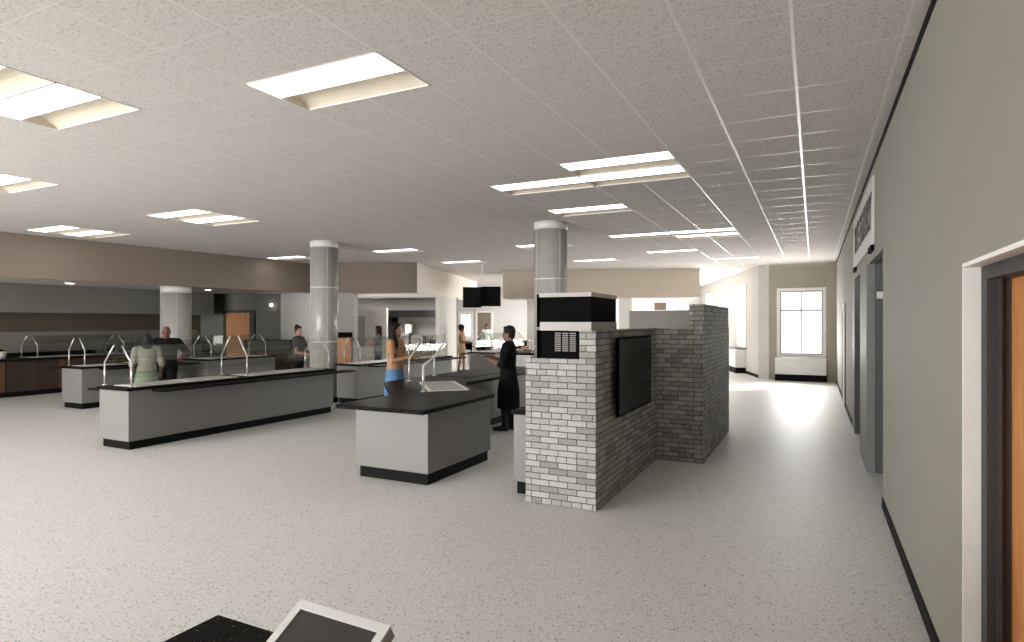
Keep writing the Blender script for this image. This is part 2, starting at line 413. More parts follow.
def convector(name, pts, label, z1=.70):
    c = Vector((sum(p[0] for p in pts)/4, sum(p[1] for p in pts)/4, 0))
    t = thing(name, c, label, 'radiator cover', 'radiator covers by the windows')
    obj('cabinet', prism(B(), pts, .2, z1), M['white_trim'], t, bevel=.008)
    obj('grille', prism(B(), [tuple(Vector(p)*.94+c.xy*.06) for p in pts], z1, z1+.012), M['steel_dark'], t)
    obj('plinth', prism(B(), pts, 0, .2), M['black_base'], t)
convector('radiator_cover', [(-1.08, 20.44), (.335, 20.44), (.335, 20.69), (-1.08, 20.69)], 'low white radiator cover with black plinth under the bay window')

# angled outside wall with tall windows
P0 = (-1.6, 21.1)
def dw(s, v=0): p = Vector(P0)+E2*s+E1*v; return (p.x, p.y)
bm = B(); opens = [(1.61, 3.0), (5.17, 6.7), (8.0, 9.9)]; s0 = 0
for a, b in opens+[(11.67, 11.67)]:
    prism(bm, [dw(s0), dw(a), dw(a, .2), dw(s0, .2)], 0, CEIL+.1)
    if b > a:
        prism(bm, [dw(a), dw(b), dw(b, .2), dw(a, .2)], 0, .9); prism(bm, [dw(a), dw(b), dw(b, .2), dw(a, .2)], 3.15, CEIL+.1)
    s0 = b
struct('wall_angled', bm, M['wall_light'])
for i, (a, b) in enumerate(opens):
    window('window_%d' % (i+2), lambda u, v, a=a: dw(a+.09+u, v), b-a-.18, (.99, 3.06), [(b-a-.18)/2], [2.4])
convector('radiator_cover', [dw(1.75), dw(4.2), dw(4.2, -.35), dw(1.75, -.35)], 'low white radiator cover beside the brick kiosk, along the angled window wall', .82)
struct('baseboard_angled', prism(B(), [dw(0), dw(1.75), dw(1.75, -.015), dw(0, -.015)], 0, .1), M['black_base'])

# far wall
W0 = (-5.2, 32.2)
def fw_(s, t=0): return rp(W0, s, t)
bm = B()
for a, b, z0, z1 in ((-14.5, -12.63, 0, CEIL), (-12.63, -11.85, 0, .9), (-12.63, -11.85, 2.35, CEIL), (-11.85, -3.05, 0, CEIL), (-3.05, -2.35, 0, 2.4), (-3.05, -2.35, 2.8, CEIL), (-2.35, .4, 0, CEIL)):
    prism(bm, [fw_(a), fw_(b), fw_(b, .2), fw_(a, .2)], z0, z1+.1)
struct('wall_far', bm, M['wall_white'])
window('window_5', lambda u, v: fw_(-12.55+u, v), .62, (.98, 2.27), [.31], [], False)
window('window_6', lambda u, v: fw_(-2.99+u, v), .58, (2.46, 2.74), [], [], False, .05)
dr = struct('door_5', prism(B(), [fw_(-11.60, -.04), fw_(-10.87, -.04), fw_(-10.87, .0), fw_(-11.60, .0)], .01, 2.30), M['soffit'])
f = B()
for a, b, z0, z1 in ((-11.72, -11.60, 0, 2.4), (-10.87, -10.75, 0, 2.4), (-11.60, -10.87, 2.30, 2.4)):
    prism(f, [fw_(a, -.07), fw_(b, -.07), fw_(b, 0), fw_(a, 0)], z0, z1)
obj('door_frame', f, M['white_trim'], dr)
for s, nm in ((-3.35, 'small tan wall panel left of the high slot window'), (-1.95, 'small brown wall panel right of the high slot window')):
    w = .14 if s < -3 else .34
    tag(obj('wall_panel', prism(B(), [fw_(s-w, -.05), fw_(s+w*.7, -.05), fw_(s+w*.7, 0), fw_(s-w, 0)], 2.42, 2.79), M['soffit_tan'] if s < -3 else M['brown_wall']), nm, 'wall panel')

# left and rear shell
struct('wall_left', box(B(), -18.4, -18.2, -6, 28.6, 0, CEIL), M['wall_green'])
bm = B(); box(bm, -18.4, -16.1, -6, -5.8, 0, CEIL); box(bm, -5.1, .9, -6, -5.8, 0, CEIL); box(bm, -16.1, -5.1, -6, -5.8, 0, .5); box(bm, -16.1, -5.1, -6, -5.8, 3.3, CEIL)
struct('wall_front', bm, M['wall_light'])
window('window_7', lambda u, v: (-5.19-u, -5.8-v), 10.8, (.6, 3.2), [2.7, 5.4, 8.1], [2.4], False)

# soffits
kl = [(-14.5, -5.8), (-14.5, 6.3), (-13.9, 14.25)]
bm = B()
for a, b in zip(kl, kl[1:]): rwall(bm, b, a, 2.7, CEIL, -.15)
struct('wall_soffit_left', bm, M['soffit'])
struct('trim_6', prism(B(), [(-14.62, -5.8), (-14.62, 6.3), (-14.02, 14.2), (-18.2, 13.4), (-18.2, -5.8)], 2.72, 2.78), M['wall_light'])
s2a, s2b = (-13.9, 14.19), (-10.76, 15.26); rt = rp(s2b, 0, 9.0)
struct('wall_soffit_middle', rwall(B(), s2a, s2b, 2.69, CEIL, .14), M['soffit'])
struct('wall_soffit_return', rwall(B(), s2b, rt, 2.69, CEIL, .14), M['soffit_cream'])
struct('trim_7', prism(B(), [rp(s2a, 0, .14), rp(s2b, -.14, .14), rp(rt, -.14), (-18.2, 22.5), (-18.2, 14.0)], 2.72, 2.78), M['wall_white'])
s3a, s3b = (-9.84, 19.15), (-3.44, 21.2)
bm = B(); prism(bm, [s3a, s3b, rp(s3b, 0, 1.6), rp(s3a, 0, 1.6)], 2.65, CEIL)
struct('wall_soffit_right', bm, M['soffit_tan'])
struct('trim_8', prism(B(), [rp(s3a, .02, .1), rp(s3b, -.02, .1), rp(s3b, -.02, 1.58), rp(s3a, .02, 1.58)], 2.62, 2.65), M['wall_white'])

# rear kitchen walls
struct('wall_kitchen_end', rwall(B(), (-18.2, 13.53), (-15.5, 14.4), 0, 2.74), M['wall_green'])
struct('wall_kitchen_side', rwall(B(), (-15.5, 14.4), (-13.85, 14.22), 0, 2.74, .12), M['wall_light'])
struct('wall_pilaster', prism(B(), [(-13.9, 14.2), (-12.67, 14.62), rp((-12.67, 14.62), 0, .35), rp((-13.9, 14.2), 0, .35)], 0, 2.69), M['grey_panel'])
struct('wall_bulkhead', box(B(), -18.2, -17.0, -5.8, 13.1, 2.03, 2.72), M['wall_green'])
struct('wall_upper_left', box(B(), -18.2, -18.17, -5.8, 13.4, 1.55, 2.03), M['brown_wall'])
struct('wall_backsplash_left', box(B(), -18.2, -18.17, -5.8, 13.4, .92, 1.55), M['tile_wall'])
dr = struct('door_6', prism(B(), [rp((-16.9, 13.95), -.42, -.05), rp((-16.9, 13.95), .43, -.05), rp((-16.9, 13.95), .43, -.01), rp((-16.9, 13.95), -.42, -.01)], .01, 2.10), M['door_wood2'])
f = B()
for a, b, z0, z1 in ((-.5, -.42, 0, 2.18), (.43, .60, 0, 2.18), (-.42, .43, 2.10, 2.18)):
    prism(f, [rp((-16.9, 13.95), a, -.09), rp((-16.9, 13.95), b, -.09), rp((-16.9, 13.95), b, -.01), rp((-16.9, 13.95), a, -.01)], z0, z1)
obj('door_frame', f, M['frame_grey'], dr)
h = B(); ball(h, (*rp((-16.9, 13.95), .36, -.09), 1.0), .035); obj('door_knob', h, M['steel'], dr, smooth=True)

# white partition with board
pw = [(-13.95, 16.0), (-12.78, 16.38)]
struct('wall_partition', prism(B(), [pw[0], pw[1], rp(pw[1], 0, .15), rp(pw[0], 0, .15)], 0, 2.27), M['wall_white'])
bd = thing('wall_board', (*rp(pw[0], .28, -.02), 1.1), 'grey framed board on the white partition behind the far counter', 'board')
obj('frame', prism(B(), [rp(pw[0], .02, -.03), rp(pw[0], .52, -.03), rp(pw[0], .52, 0), rp(pw[0], .02, 0)], .95, 2.05), M['white_trim'], bd)
obj('panel', prism(B(), [rp(pw[0], .04, -.036), rp(pw[0], .50, -.036), rp(pw[0], .50, -.03), rp(pw[0], .04, -.03)], .98, 2.02), M['grey_panel'], bd)
struct('wall_kitchen_back', rwall(B(), (-18.2, 18.2), (-12.3, 20.12), 0, 2.74), M['grey_panel'])
struct('wall_return', rwall(B(), rp(s2b, 0, 2.6), rp(s2b, 0, 5.2), 0, 2.69, .14), M['wall_light'])
# extract hood and kitchen equipment
kb = (-15.0, 19.24)
def kp(s, t): return rp(kb, s, t)
hd = thing('extract_hood', (*kp(1.2, -.6), 2.0), 'long black extract hood over the rear kitchen line', 'hood')
obj('canopy', prism(B(), [kp(0, -.9), kp(2.3, -.9), kp(2.3, 0), kp(0, 0)], 2.0, 2.22), M['black'], hd)
obj('fascia', prism(B(), [kp(0, -.93), kp(2.3, -.93), kp(2.3, -.9), kp(0, -.9)], 1.98, 2.24), M['black_gloss'], hd)
cb = thing('tall_cabinet', (*kp(.1, -.5), 0), 'tall black refrigerator at the left end of the rear kitchen', 'refrigerator')
obj('cabinet', prism(B(), [kp(-.35, -.7), kp(.45, -.7), kp(.45, 0), kp(-.35, 0)], 0, 1.98), M['black'], cb)
obj('door', prism(B(), [kp(-.33, -.73), kp(.43, -.73), kp(.43, -.7), kp(-.33, -.7)], .12, 1.94), M['black_gloss'], cb)
ct = thing('kitchen_bench', (*kp(1.4, -.4), 0), 'brown fronted kitchen bench below the extract hood', 'bench')
obj('cabinet', prism(B(), [kp(.5, -.7), kp(2.4, -.7), kp(2.4, 0), kp(.5, 0)], 0, .88), M['dark_wood'], ct)
obj('worktop', prism(B(), [kp(.48, -.74), kp(2.42, -.74), kp(2.42, 0), kp(.48, 0)], .88, .92), M['steel'], ct)
def appliance(s, w, h, dpt, label, name, mat='steel', dome=False):
    t = thing(name, (*kp(s, -.4), .92), label, name.replace('_', ' '))
    obj('housing', prism(B(), [kp(s-w/2, -.65), kp(s+w/2, -.65), kp(s+w/2, -.65+dpt), kp(s-w/2, -.65+dpt)], .92, .92+h), M[mat], t, bevel=.01)
    obj('control_panel', prism(B(), [kp(s-w*.4, -.665), kp(s+w*.4, -.665), kp(s+w*.4, -.65), kp(s-w*.4, -.65)], .92+h*.72, .92+h*.92), M['steel_dark'], t)
    b = B(); c = kp(s, -.69); tube(b, [(c[0]-w*.3, c[1]-.1*w, .92+h*.62), (c[0]+w*.3, c[1]+.1*w, .92+h*.62)], .012); obj('handle', b, M['black'], t)
appliance(.95, .30, .46, .5, 'boxy steel oven on the kitchen bench, left of two', 'countertop_oven')
appliance(1.42, .46, .36, .5, 'wide steel oven on the kitchen bench, right of two', 'countertop_oven')
t = thing('coffee_urn', (*kp(1.02, -.4), 1.38), 'tall pale urn with square lid above the left oven', 'urn')
c = kp(1.02, -.4)
b = B(); frustum(b, (c[0], c[1], 1.38), (c[0], c[1], 1.72), .14, .14, 20); obj('tank', b, M['white_trim'], t, smooth=False)
b = B(); frustum(b, (c[0], c[1], 1.72), (c[0], c[1], 1.77), .16, .13, 20); obj('lid', b, M['steel'], t)
b = B(); frustum(b, (c[0]+.05, c[1]-.14, 1.46), (c[0]+.07, c[1]-.2, 1.46), .018, .018, 10); obj('tap', b, M['black'], t)
appliance(2.1, .34, .3, .4, 'small black microwave at the right end of the kitchen bench', 'microwave', 'black')

# pillars in the bright rear room
for s, w, nm in ((.66, .44, 'wall_pier_right'), (-2.55, .42, 'wall_pier_left')):
    p = rp((-6.64, 20.25), s, .12)
    struct(nm, prism(B(), [p, rp(p, w), rp(p, w, .4), rp(p, 0, .4)], 0, 2.64), M['white_trim'])

# ------------------------------------------------------------------ columns
def column(x, y, r, top, label):
    t = thing('column', (x, y, 0), label, 'column', 'round clad columns'); 
    b = B(); frustum(b, (x, y, .12), (x, y, top-.14), r, r, 48); shade(obj('shaft', b, M['column'], t))
    b = B(); frustum(b, (x, y, top-.14), (x, y, top), r+.008, r+.008, 48); shade(obj('cap', b, M['column_cap'], t))
    b = B(); frustum(b, (x, y, 0), (x, y, .12), r+.01, r+.01, 48); shade(obj('base', b, M['black_base'], t))
    for z in (1.36, 2.57):
        b = B(); frustum(b, (x, y, z-.012), (x, y, z+.012), r+.004, r+.004, 48); shade(obj('joint_ring', b, M['column_cap'], t))
    b = B()
    for a in (-2.2, -.6): 
        frustum(b, (x+math.cos(a)*(r+.001), y+math.sin(a)*(r+.001), .13), (x+math.cos(a)*(r+.001), y+math.sin(a)*(r+.001), top-.15), .004, .004, 6)
    obj('seam', b, M['column_cap'], t)
column(-4.29, 10.25, .30, CEIL, 'round grey column with pale cap rising behind the brick kiosk')
column(-9.87, 10.42, .30, CEIL, 'round grey column with pale cap at the end of the long counter')
column(-14.95, 10.4, .36, 2.72, 'wide pale column below the brown soffit at left')

# ------------------------------------------------------------------ serving counters
def counter(x0, x1, y0, y1, label, left=True, right=True, wells=None, H=.87, top_mat='granite', name='serving_counter', body='laminate'):
    t = thing(name, ((x0+x1)/2, (y0+y1)/2, 0), label, 'counter', 'serving counters')
    obj('cabinet', box(B(), x0, x1, y0, y1, .12, H-.04), M[body], t, bevel=.003)
    obj('plinth', box(B(), x0+.03, x1-.03, y0+.035, y1-.035, 0, .12), M['black_base'], t)
    obj('countertop', box(B(), x0-.02, x1+.02, y0-.03, y1+.03, H-.04, H), M[top_mat], t, bevel=.004)
    for (a, b) in (wells if wells is not None else [(y0+.15, (y0+y1)/2-.12), ((y0+y1)/2+.12, y1-.15)]):
        w = obj('food_well', box(B(), x0+.08, x1-.08, a, b, H, H+.006), M['white_top'], t)
        f = B(); n = max(1, int((b-a)/.6)); st = (b-a)/n
        for k in range(n): box(f, x0+.14, x1-.14, a+k*st+.05, a+(k+1)*st-.05, H+.006, H+.010)
        obj('well_cover', f, M['oven_trim'], w)
    def rail(xa, xb):
        r = obj('tray_rail', box(B(), xa, xb, y0+(.32 if xa > x0 else .0), y1+.3, H-.07, H-.04), M['granite'], t, bevel=.003)
    if left: rail(x0-.30, x0-.03)
    if right: rail(x1+.03, x1+.30)
    return t
def guard(x0, x1, ys, label, H=.88, tall=False, name='sneeze_guard'):
    cx = (x0+x1)/2; t = thing(name, (cx, (ys[0]+ys[-1])/2, H), label, 'sneeze guard', 'glass sneeze guards on the serving counters')
    for y in ys:
        for s, x in ((1, x0), (-1, x1)):
            f = B(); top = 1.455 if not tall or y in (ys[0], ys[-1]) else 1.56
            tube(f, [(x, y, H), (x, y, 1.215), (cx-s*.10, y, top)], .0115)
            frustum(f, (x, y, H), (x, y, H+.012), .03, .03, 14)
            shade(obj('post', f, M['post'], t))
    for s, x in ((1, x0), (-1, x1)):
        obj('slanted_pane', slab(B(), [(x+s*.02, ys[0]+.04, 1.235), (x+s*.02, ys[-1]-.04, 1.235), (cx-s*.105, ys[-1]-.04, 1.45), (cx-s*.105, ys[0]+.04, 1.45)], .008), M['glass'], t)
        obj('upright_pane', box(B(), x-.004, x+.004, ys[0]+.04, ys[-1]-.04, 1.0, 1.215), M['glass'], t)
counter(-9.28, -8.60, 5.27, 9.33, 'long grey serving counter with black top nearest at left', True, True)
guard(-9.275, -8.645, [5.34, 7.3, 9.25], 'glass sneeze guard along the long front serving counter', tall=True)
counter(-14.22, -13.50, 7.32, 9.5, 'grey serving counter behind the couple, left of the long counter')
guard(-14.15, -13.58, [7.42, 9.4], 'glass sneeze guard on the counter behind the couple')
counter(-14.45, -13.45, 10.2, 12.3, 'grey serving counter in front of the orange kitchen door', False, False)
guard(-14.25, -13.6, [10.4, 12.1], 'glass sneeze guard on the counter before the orange kitchen door')
counter(-9.53, -8.93, 10.45, 14.3, 'grey serving counter beyond the left column, behind the woman in blue skirt', False, True)
guard(-9.45, -9.0, [10.6, 12.4, 14.15], 'glass sneeze guard on the counter beyond the left column')
counter(-9.6, -8.7, 16.4, 19.0, 'distant grey serving counter under the hanging televisions', True, True)
guard(-9.5, -8.85, [16.6, 17.7, 18.8], 'glass sneeze guard on the distant counter under the televisions')

# wood fronted counter on left wall
t = thing('service_counter', (-17.6, 6, 0), 'dark wood fronted counter with black top along the left kitchen wall', 'counter')
obj('cabinet', box(B(), -18.16, -17.2, -2, 13.0, .12, .86), M['dark_wood'], t)
obj('plinth', box(B(), -18.16, -17.22, -2, 13.0, 0, .12), M['black_base'], t)
obj('countertop', box(B(), -18.16, -17.1, -2, 13.05, .86, .92), M['granite'], t)
for k in range(9):
    y = 1.0+k*1.3; obj('wood_panel', box(B(), -17.2, -17.18, y, y+.12, .14, .84), M['mid_wood'], t)
obj('backsplash_ledge', box(B(), -18.16, -18.05, -2, 13.0, .92, 1.02), M['black_base'], t)
obj('food_well', box(B(), -17.85, -17.25, 8.2, 10.5, .92, .926), M['white_top'], t)
guard(-17.92, -17.18, [8.3, 10.4], 'thin glass sneeze guard on the wood fronted counter at far left', H=.92)
# kettle, plates on wall counter
t = thing('soup_kettle', (-17.4, 7.55, .92), 'small white soup kettle with black lid at left picture edge', 'kettle')
b = B(); frustum(b, (-17.4, 7.55, .92), (-17.4, 7.55, 1.1), .17, .2, 24); shade(obj('pot', b, M['white_trim'], t))
b = B(); frustum(b, (-17.4, 7.55, 1.1), (-17.4, 7.55, 1.16), .2, .06, 24); ball(b, (-17.4, 7.55, 1.2), .035); shade(obj('lid', b, M['black'], t))
for k, (y, hgt) in enumerate(((10.2, .28), (10.7, .35), (11.3, .3), (12.2, .34))):
    nm = ['left', 'second', 'third', 'right'][k]
    t = thing('food_warmer', (-17.6, y, .92), 'small dark countertop warmer on the wall counter, %s of four from the left' % {'left': 'first', 'right': 'last'}.get(nm, nm), 'food warmer', 'warmers on the wall counter')
    obj('housing', box(B(), -17.85, -17.4, y-.17, y+.17, .95, .92+hgt), M['steel_dark'], t, bevel=.01)
    f = B()
    for a in (-17.8, -17.45):
        for bb in (y-.13, y+.13): box(f, a-.015, a+.015, bb-.015, bb+.015, .92, .95)
    obj('foot', f, M['black'], t)
    obj('front_panel', box(B(), -17.4, -17.39, y-.13, y+.13, 1.0, .88+hgt), M['black_gloss'], t)

# wooden cabinet right of door in kitchen 1 and waste station
t = thing('low_cupboard', (-14.9, 13.6, 0), 'dark walnut cupboard in the corner beside the kitchen door', 'cupboard')
obj('cabinet', box(B(), -15.4, -14.55, 13.35, 13.95, 0, .95), M['dark_wood'], t)
obj('door', box(B(), -15.36, -14.99, 13.33, 13.35, .08, .92), M['mid_wood'], t); obj('door', box(B(), -14.96, -14.59, 13.33, 13.35, .08, .92), M['mid_wood'], t)
obj('countertop', box(B(), -15.9, -14.5, 13.3, 13.98, .95, 1.25), M['frame_grey'], t)
t = thing('waste_station', (-12.35, 13.4, 0), 'orange wood waste station with black top right of the left column', 'waste station')
obj('cabinet', box(B(), -12.75, -12.05, 13.3, 13.8, .1, 1.35), M['door_wood'], t)
obj('plinth', box(B(), -12.73, -12.07, 13.32, 13.78, 0, .1), M['black_base'], t)
obj('countertop', box(B(), -12.78, -12.02, 13.26, 13.82, 1.35, 1.5), M['black'], t)
obj('door', box(B(), -12.70, -12.10, 13.285, 13.3, .14, .85), M['door_wood'], t)

# angled island
t = thing('island_counter', (-4.3, 6.4, 0), 'angled grey island counter with speckled black top in the centre', 'counter')
body = [(-4.80, 5.58), (-3.79, 5.58), (-3.79, 7.02), (-5.0, 8.02), (-5.0, 11.4), (-5.9, 11.4), (-5.9, 7.75), (-4.80, 6.55)]
plin = [(-4.76, 5.61), (-3.815, 5.61), (-3.815, 6.99), (-5.04, 8.0), (-5.04, 11.36), (-5.86, 11.36), (-5.86, 7.78), (-4.76, 6.57)]
topp = [(-4.86, 5.30), (-3.66, 5.30), (-3.70, 6.97), (-4.55, 7.68), (-4.80, 8.1), (-4.80, 11.5), (-6.05, 11.5), (-6.0, 7.62), (-4.86, 6.30)]
obj('cabinet', prism(B(), body, .13, .83), M['laminate'], t, bevel=.003)
obj('plinth', prism(B(), plin, 0, .13), M['black_base'], t)
obj('countertop', prism(B(), topp, .825, .87), M['granite'], t, bevel=.004)
iw = [(-5.45, 7.78), (-5.05, 8.16), (-4.22, 7.22), (-4.62, 6.80)]
w = obj('food_well', prism(B(), iw, .87, .878), M['white_top'], t)
f = B(); a0, a1, a2, a3 = [Vector(p) for p in iw]
for u0, u1 in ((.05, .48), (.52, .95)):
    q = [a0.lerp(a3, u0).lerp(a1.lerp(a2, u0), .1), a0.lerp(a3, u0).lerp(a1.lerp(a2, u0), .9), a0.lerp(a3, u1).lerp(a1.lerp(a2, u1), .9), a0.lerp(a3, u1).lerp(a1.lerp(a2, u1), .1)]
    prism(f, [tuple(v) for v in q], .878, .882)
obj('well_cover', f, M['oven_trim'], w)
w = obj('food_well', box(B(), -5.75, -5.15, 8.8, 10.9, .87, .878), M['granite'], t)
t = thing('sneeze_guard', (-5.2, 7.5, .87), 'leaning sneeze guard rail on the central island beside the pale inset', 'sneeze guard', 'glass sneeze guards on the serving counters')
tops = []
for p, q in (((-4.66, 6.75), (-4.57, 7.2)), ((-5.69, 7.86), (-5.72, 8.2)), ((-5.88, 8.85), (-5.74, 8.98)), ):
    b = B(); tube(b, [(*p, .87), (*p, 1.215), (*q, 1.46)], .016); frustum(b, (*p, .87), (*p, .885), .032, .032, 14); shade(obj('post', b, M['post'], t)); tops.append((p, q))
obj('slanted_pane', slab(B(), [(-4.68, 6.77, 1.235), (-5.67, 7.84, 1.235), (-5.70, 8.18, 1.46), (-4.59, 7.2, 1.46)], .006), M['glass'], t)

# ------------------------------------------------------------------ brick kiosk
t = thing('brick_kiosk', (-2.0, 7.5, 0), 'grey brick kiosk wall with stepped top standing in the middle', 'kiosk')
FX0, FX1, FY = -2.59, -1.855, 5.54
b = B()
box(b, FX0, FX1, FY, FY+.20, 0, 1.44); box(b, -2.02, FX1, FY, FY+.20, 1.44, 1.715)
obj('front_brick_panel', b, M['brick'], t, uv=True)
obj('side_brick_panel', box(B(), FX1-.18, FX1-.0005, FY+.20, 8.0, 0, 1.72), M['brick'], t, uv=True)
b = B(); box(b, FX1, -1.256, 8.0, 8.18, 0, 1.72); box(b, -1.43, -1.256, 8.0, 8.18, 1.72, 2.03)
obj('rear_brick_return', b, M['brick'], t, uv=True)
b = B(); box(b, -1.43, -1.2555, 8.18, 10.6, 0, 1.72); box(b, -1.43, -1.2555, 8.18, 10.52, 1.72, 2.03)
obj('rear_side_brick', b, M['brick'], t, uv=True)
obj('grey_enclosure', box(B(), -2.42, -1.45, 8.75, 10.5, 0, 1.965), M['enclosure'], t)
# inner counter
obj('inner_cabinet', box(B(), -2.83, -2.05, 5.76, 8.6, .13, .83), M['laminate'], t)
obj('inner_plinth', box(B(), -2.80, -2.1, 5.78, 8.6, 0, .13), M['black_base'], t)
obj('inner_countertop', box(B(), -2.86, -2.03, 5.75, 8.65, .83, .87), M['granite'], t)
# oven hood
t = thing('pizza_oven', (-2.2, 6.0, 1.45), 'black box oven with pale bands set into the brick front', 'oven')
obj('oven_body', box(B(), -2.455, -1.91, FY+.02, 6.38, 1.80, 2.045), M['black'], t)
obj('cap', box(B(), -2.455, -1.905, FY+.015, 6.39, 2.045, 2.085), M['oven_trim'], t)
obj('base_band', box(B(), -2.44, -1.905, FY+.012, 6.39, 1.716, 1.80), M['oven_trim'], t)
obj('end_panel', box(box(B(), -2.47, -2.455, FY, 6.38, 1.75, 2.075), -2.47, -2.455, FY, 6.38, 1.44, 1.72), M['black'], t)
obj('vent_panel', box(B(), -2.455, -2.022, FY+.03, 5.70, 1.442, 1.712), M['black'], t)
f = B()
for c in range(3):
    for r_ in range(10):
        x = -2.285+c*.078; z = 1.515+r_*.019
        box(f, x, x+.062, FY+.024, FY+.03, z, z+.008)
obj('vent_slot', f, M['vent'], t)
# wall television on the brick side
t = thing('wall_television', (-1.80, 6.7, 1.24), 'large black television mounted on the brick kiosk side', 'television')
obj('housing', box(B(), -1.80, -1.765, 5.99, 7.37, .835, 1.64), M['black'], t, bevel=.005)
obj('screen', box(B(), -1.765, -1.7615, 6.01, 7.35, .855, 1.62), M['black_gloss'], t)
obj('wall_mount', box(B(), FX1, -1.80, 6.35, 7.0, 1.0, 1.5), M['steel_dark'], t)

# hanging televisions
t = thing('hanging_television', (-9.26, 16.6, 2.9), 'pair of black televisions hanging from a thin ceiling pole', 'television')
ex = Vector((.896, .444)); ey = Vector((-.444, .896)); c0 = Vector((-9.26, 16.6))
def hp(u, v): p = c0+ex*u+ey*v; return (p.x, p.y)
def hbx(u0, u1, v0, v1, z0, z1): return prism(B(), [hp(u0, v0), hp(u1, v0), hp(u1, v1), hp(u0, v1)], z0, z1)
f = obj('television_panel', hbx(-.02, .58, -.05, .03, 2.29, 2.90), M['black'], t); obj('screen', hbx(0, .56, -.055, -.05, 2.31, 2.82), M['black_gloss'], f)
f = obj('television_panel', hbx(-.56, .0, -.45, -.37, 2.24, 2.86), M['black'], t); obj('screen', hbx(-.54, -.02, -.455, -.45, 2.27, 2.84), M['black_gloss'], f)
obj('mount', hbx(-.12, .06, -.40, -.05, 2.40, 2.75), M['black'], t)
b = B(); p = hp(0, .06); frustum(b, (*p, 2.45), (*p, CEIL), .022, .022, 12); obj('ceiling_pole', b, M['white_trim'], t)

# ------------------------------------------------------------------ foreground desk and tablet
t = thing('cashier_desk', (-1.1, .8, 0), 'black speckled granite desk corner at the bottom picture edge', 'desk')
obj('desk_body', box(B(), -1.64, -.60, .42, 1.27, .1, .83), M['laminate'], t)
obj('plinth', box(B(), -1.60, -.64, .46, 1.23, 0, .1), M['black_base'], t)
obj('desktop', box(B(), -1.70, -.55, .38, 1.325, .83, .87), M['granite'], t, bevel=.004)
t = thing('register_screen', (-1.04, 1.08, .87), 'tilted register screen with white bezel on the granite desk', 'screen')
R30 = math.radians(28); ux = Vector((1, -.03, 0)).normalized(); vy = Vector((-.0, -math.cos(R30), -math.sin(R30))); nn = ux.cross(vy).normalized()
if nn.z < 0: nn = -nn
o0 = Vector((-1.193, 1.175, 1.08))
def sp(u, v, n): return o0+ux*u+vy*v+nn*n
def sbx(bm, u0, u1, v0, v1, n0, n1):
    q = [sp(u0, v0, n0), sp(u1, v0, n0), sp(u1, v1, n0), sp(u0, v1, n0)]; q2 = [sp(u0, v0, n1), sp(u1, v0, n1), sp(u1, v1, n1), sp(u0, v1, n1)]
    lo = [bm.verts.new(p) for p in q]; hi = [bm.verts.new(p) for p in q2]; bm.faces.new(lo); bm.faces.new(hi[::-1])
    for i in range(4): bm.faces.new((lo[i], lo[(i+1) % 4], hi[(i+1) % 4], hi[i]))
    return bm
obj('housing', sbx(B(), 0, .297, 0, .225, -.035, -.003), M['device_side'], t, bevel=.004)
f = B(); bw = .024
sbx(f, 0, .297, 0, bw, -.003, .003); sbx(f, 0, .297, .225-bw, .225, -.003, .003); sbx(f, 0, bw, bw, .225-bw, -.003, .003); sbx(f, .297-bw, .297, bw, .225-bw, -.003, .003)
obj('bezel', f, M['device_white'], t, bevel=.001)
obj('screen', sbx(B(), bw, .297-bw, bw, .225-bw, -.003, .0), M['screen_dark'], t)
b = B(); prism(b, [(-1.10, .99), (-.98, .99), (-.98, 1.12), (-1.10, 1.12)], .885, .985); prism(b, [(-1.14, .95), (-.94, .95), (-.94, 1.16), (-1.14, 1.16)], .87, .885)
obj('stand', b, M['black'], t)

# ------------------------------------------------------------------ rear dining furniture
def make_chair(loc, rz, label):
    t = thing('dining_chair', loc, label, 'chair', 'dark dining chairs in the bright rear room', rz)
    def ob(n, bm): return obj(n, bm, M['black'], t)
    ob('seat', box(B(), -.22, .22, -.22, .22, .43, .47))
    ob('backrest', box(B(), -.22, .22, .19, .22, .62, .95))
    for sx in (-1, 1):
        for sy in (-1, 1): ob('leg', frustum(B(), (sx*.19, sy*.19, 0), (sx*.19, sy*.19, .43 if sy < 0 else .95), .014, .014, 8))
    return t
def dup(root, loc, rz, label):
    r = root.copy(); COL.objects.link(r); r.location = loc; r.rotation_euler = (0, 0, rz); r['label'] = label
    for ch in list(root.children):
        c = ch.copy(); COL.objects.link(c); c.parent = r
        c.matrix_parent_inverse = ch.matrix_parent_inverse
    return r
def table(x, y, label, h=.75):
    t = thing('dining_table', (x, y, 0), label, 'table', 'dining tables in the bright rear room')
    obj('tabletop', box(B(), x-.55, x+.55, y-.4, y+.4, h-.04, h), M['steel_dark'], t)
    for sx in (-1, 1):
        for sy in (-1, 1): obj('leg', box(B(), x+sx*.5-.02, x+sx*.5+.02, y+sy*.35-.02, y+sy*.35+.02, 0, h-.04), M['black'], t)
table(-12.9, 23.4, 'dining table left, in the bright rear room'); table(-11.3, 23.9, 'dining table right, in the bright rear room'); table(-12.4, 26.2, 'farthest dining table, near the brown door')
ch0 = make_chair((-13.2, 22.6, 0), PI, 'dark dining chair on the near side of the left rear table')
cpos = [(-12.6, 22.6, PI+.1, 'dark dining chair at the near right corner of the left rear table'), (-13.2, 24.2, 0, 'dark dining chair behind the left rear table'),
        (-11.6, 23.3, PI, 'dark dining chair on the near left side of the right rear table'), (-11.0, 23.3, PI-.1, 'dark dining chair on the near right side of the right rear table'),
        (-11.2, 24.75, 0, 'dark dining chair behind the right rear table'), (-12.7, 25.6, PI, 'dark dining chair before the farthest table'), (-12.0, 25.6, PI, 'dark dining chair right before the farthest table')]
for x, y, a, nm in cpos: dup(ch0, (x, y, 0), a, nm)
t = thing('side_table', (-7.75, 16.6, 0), 'black topped white stand beyond the man in black', 'table')
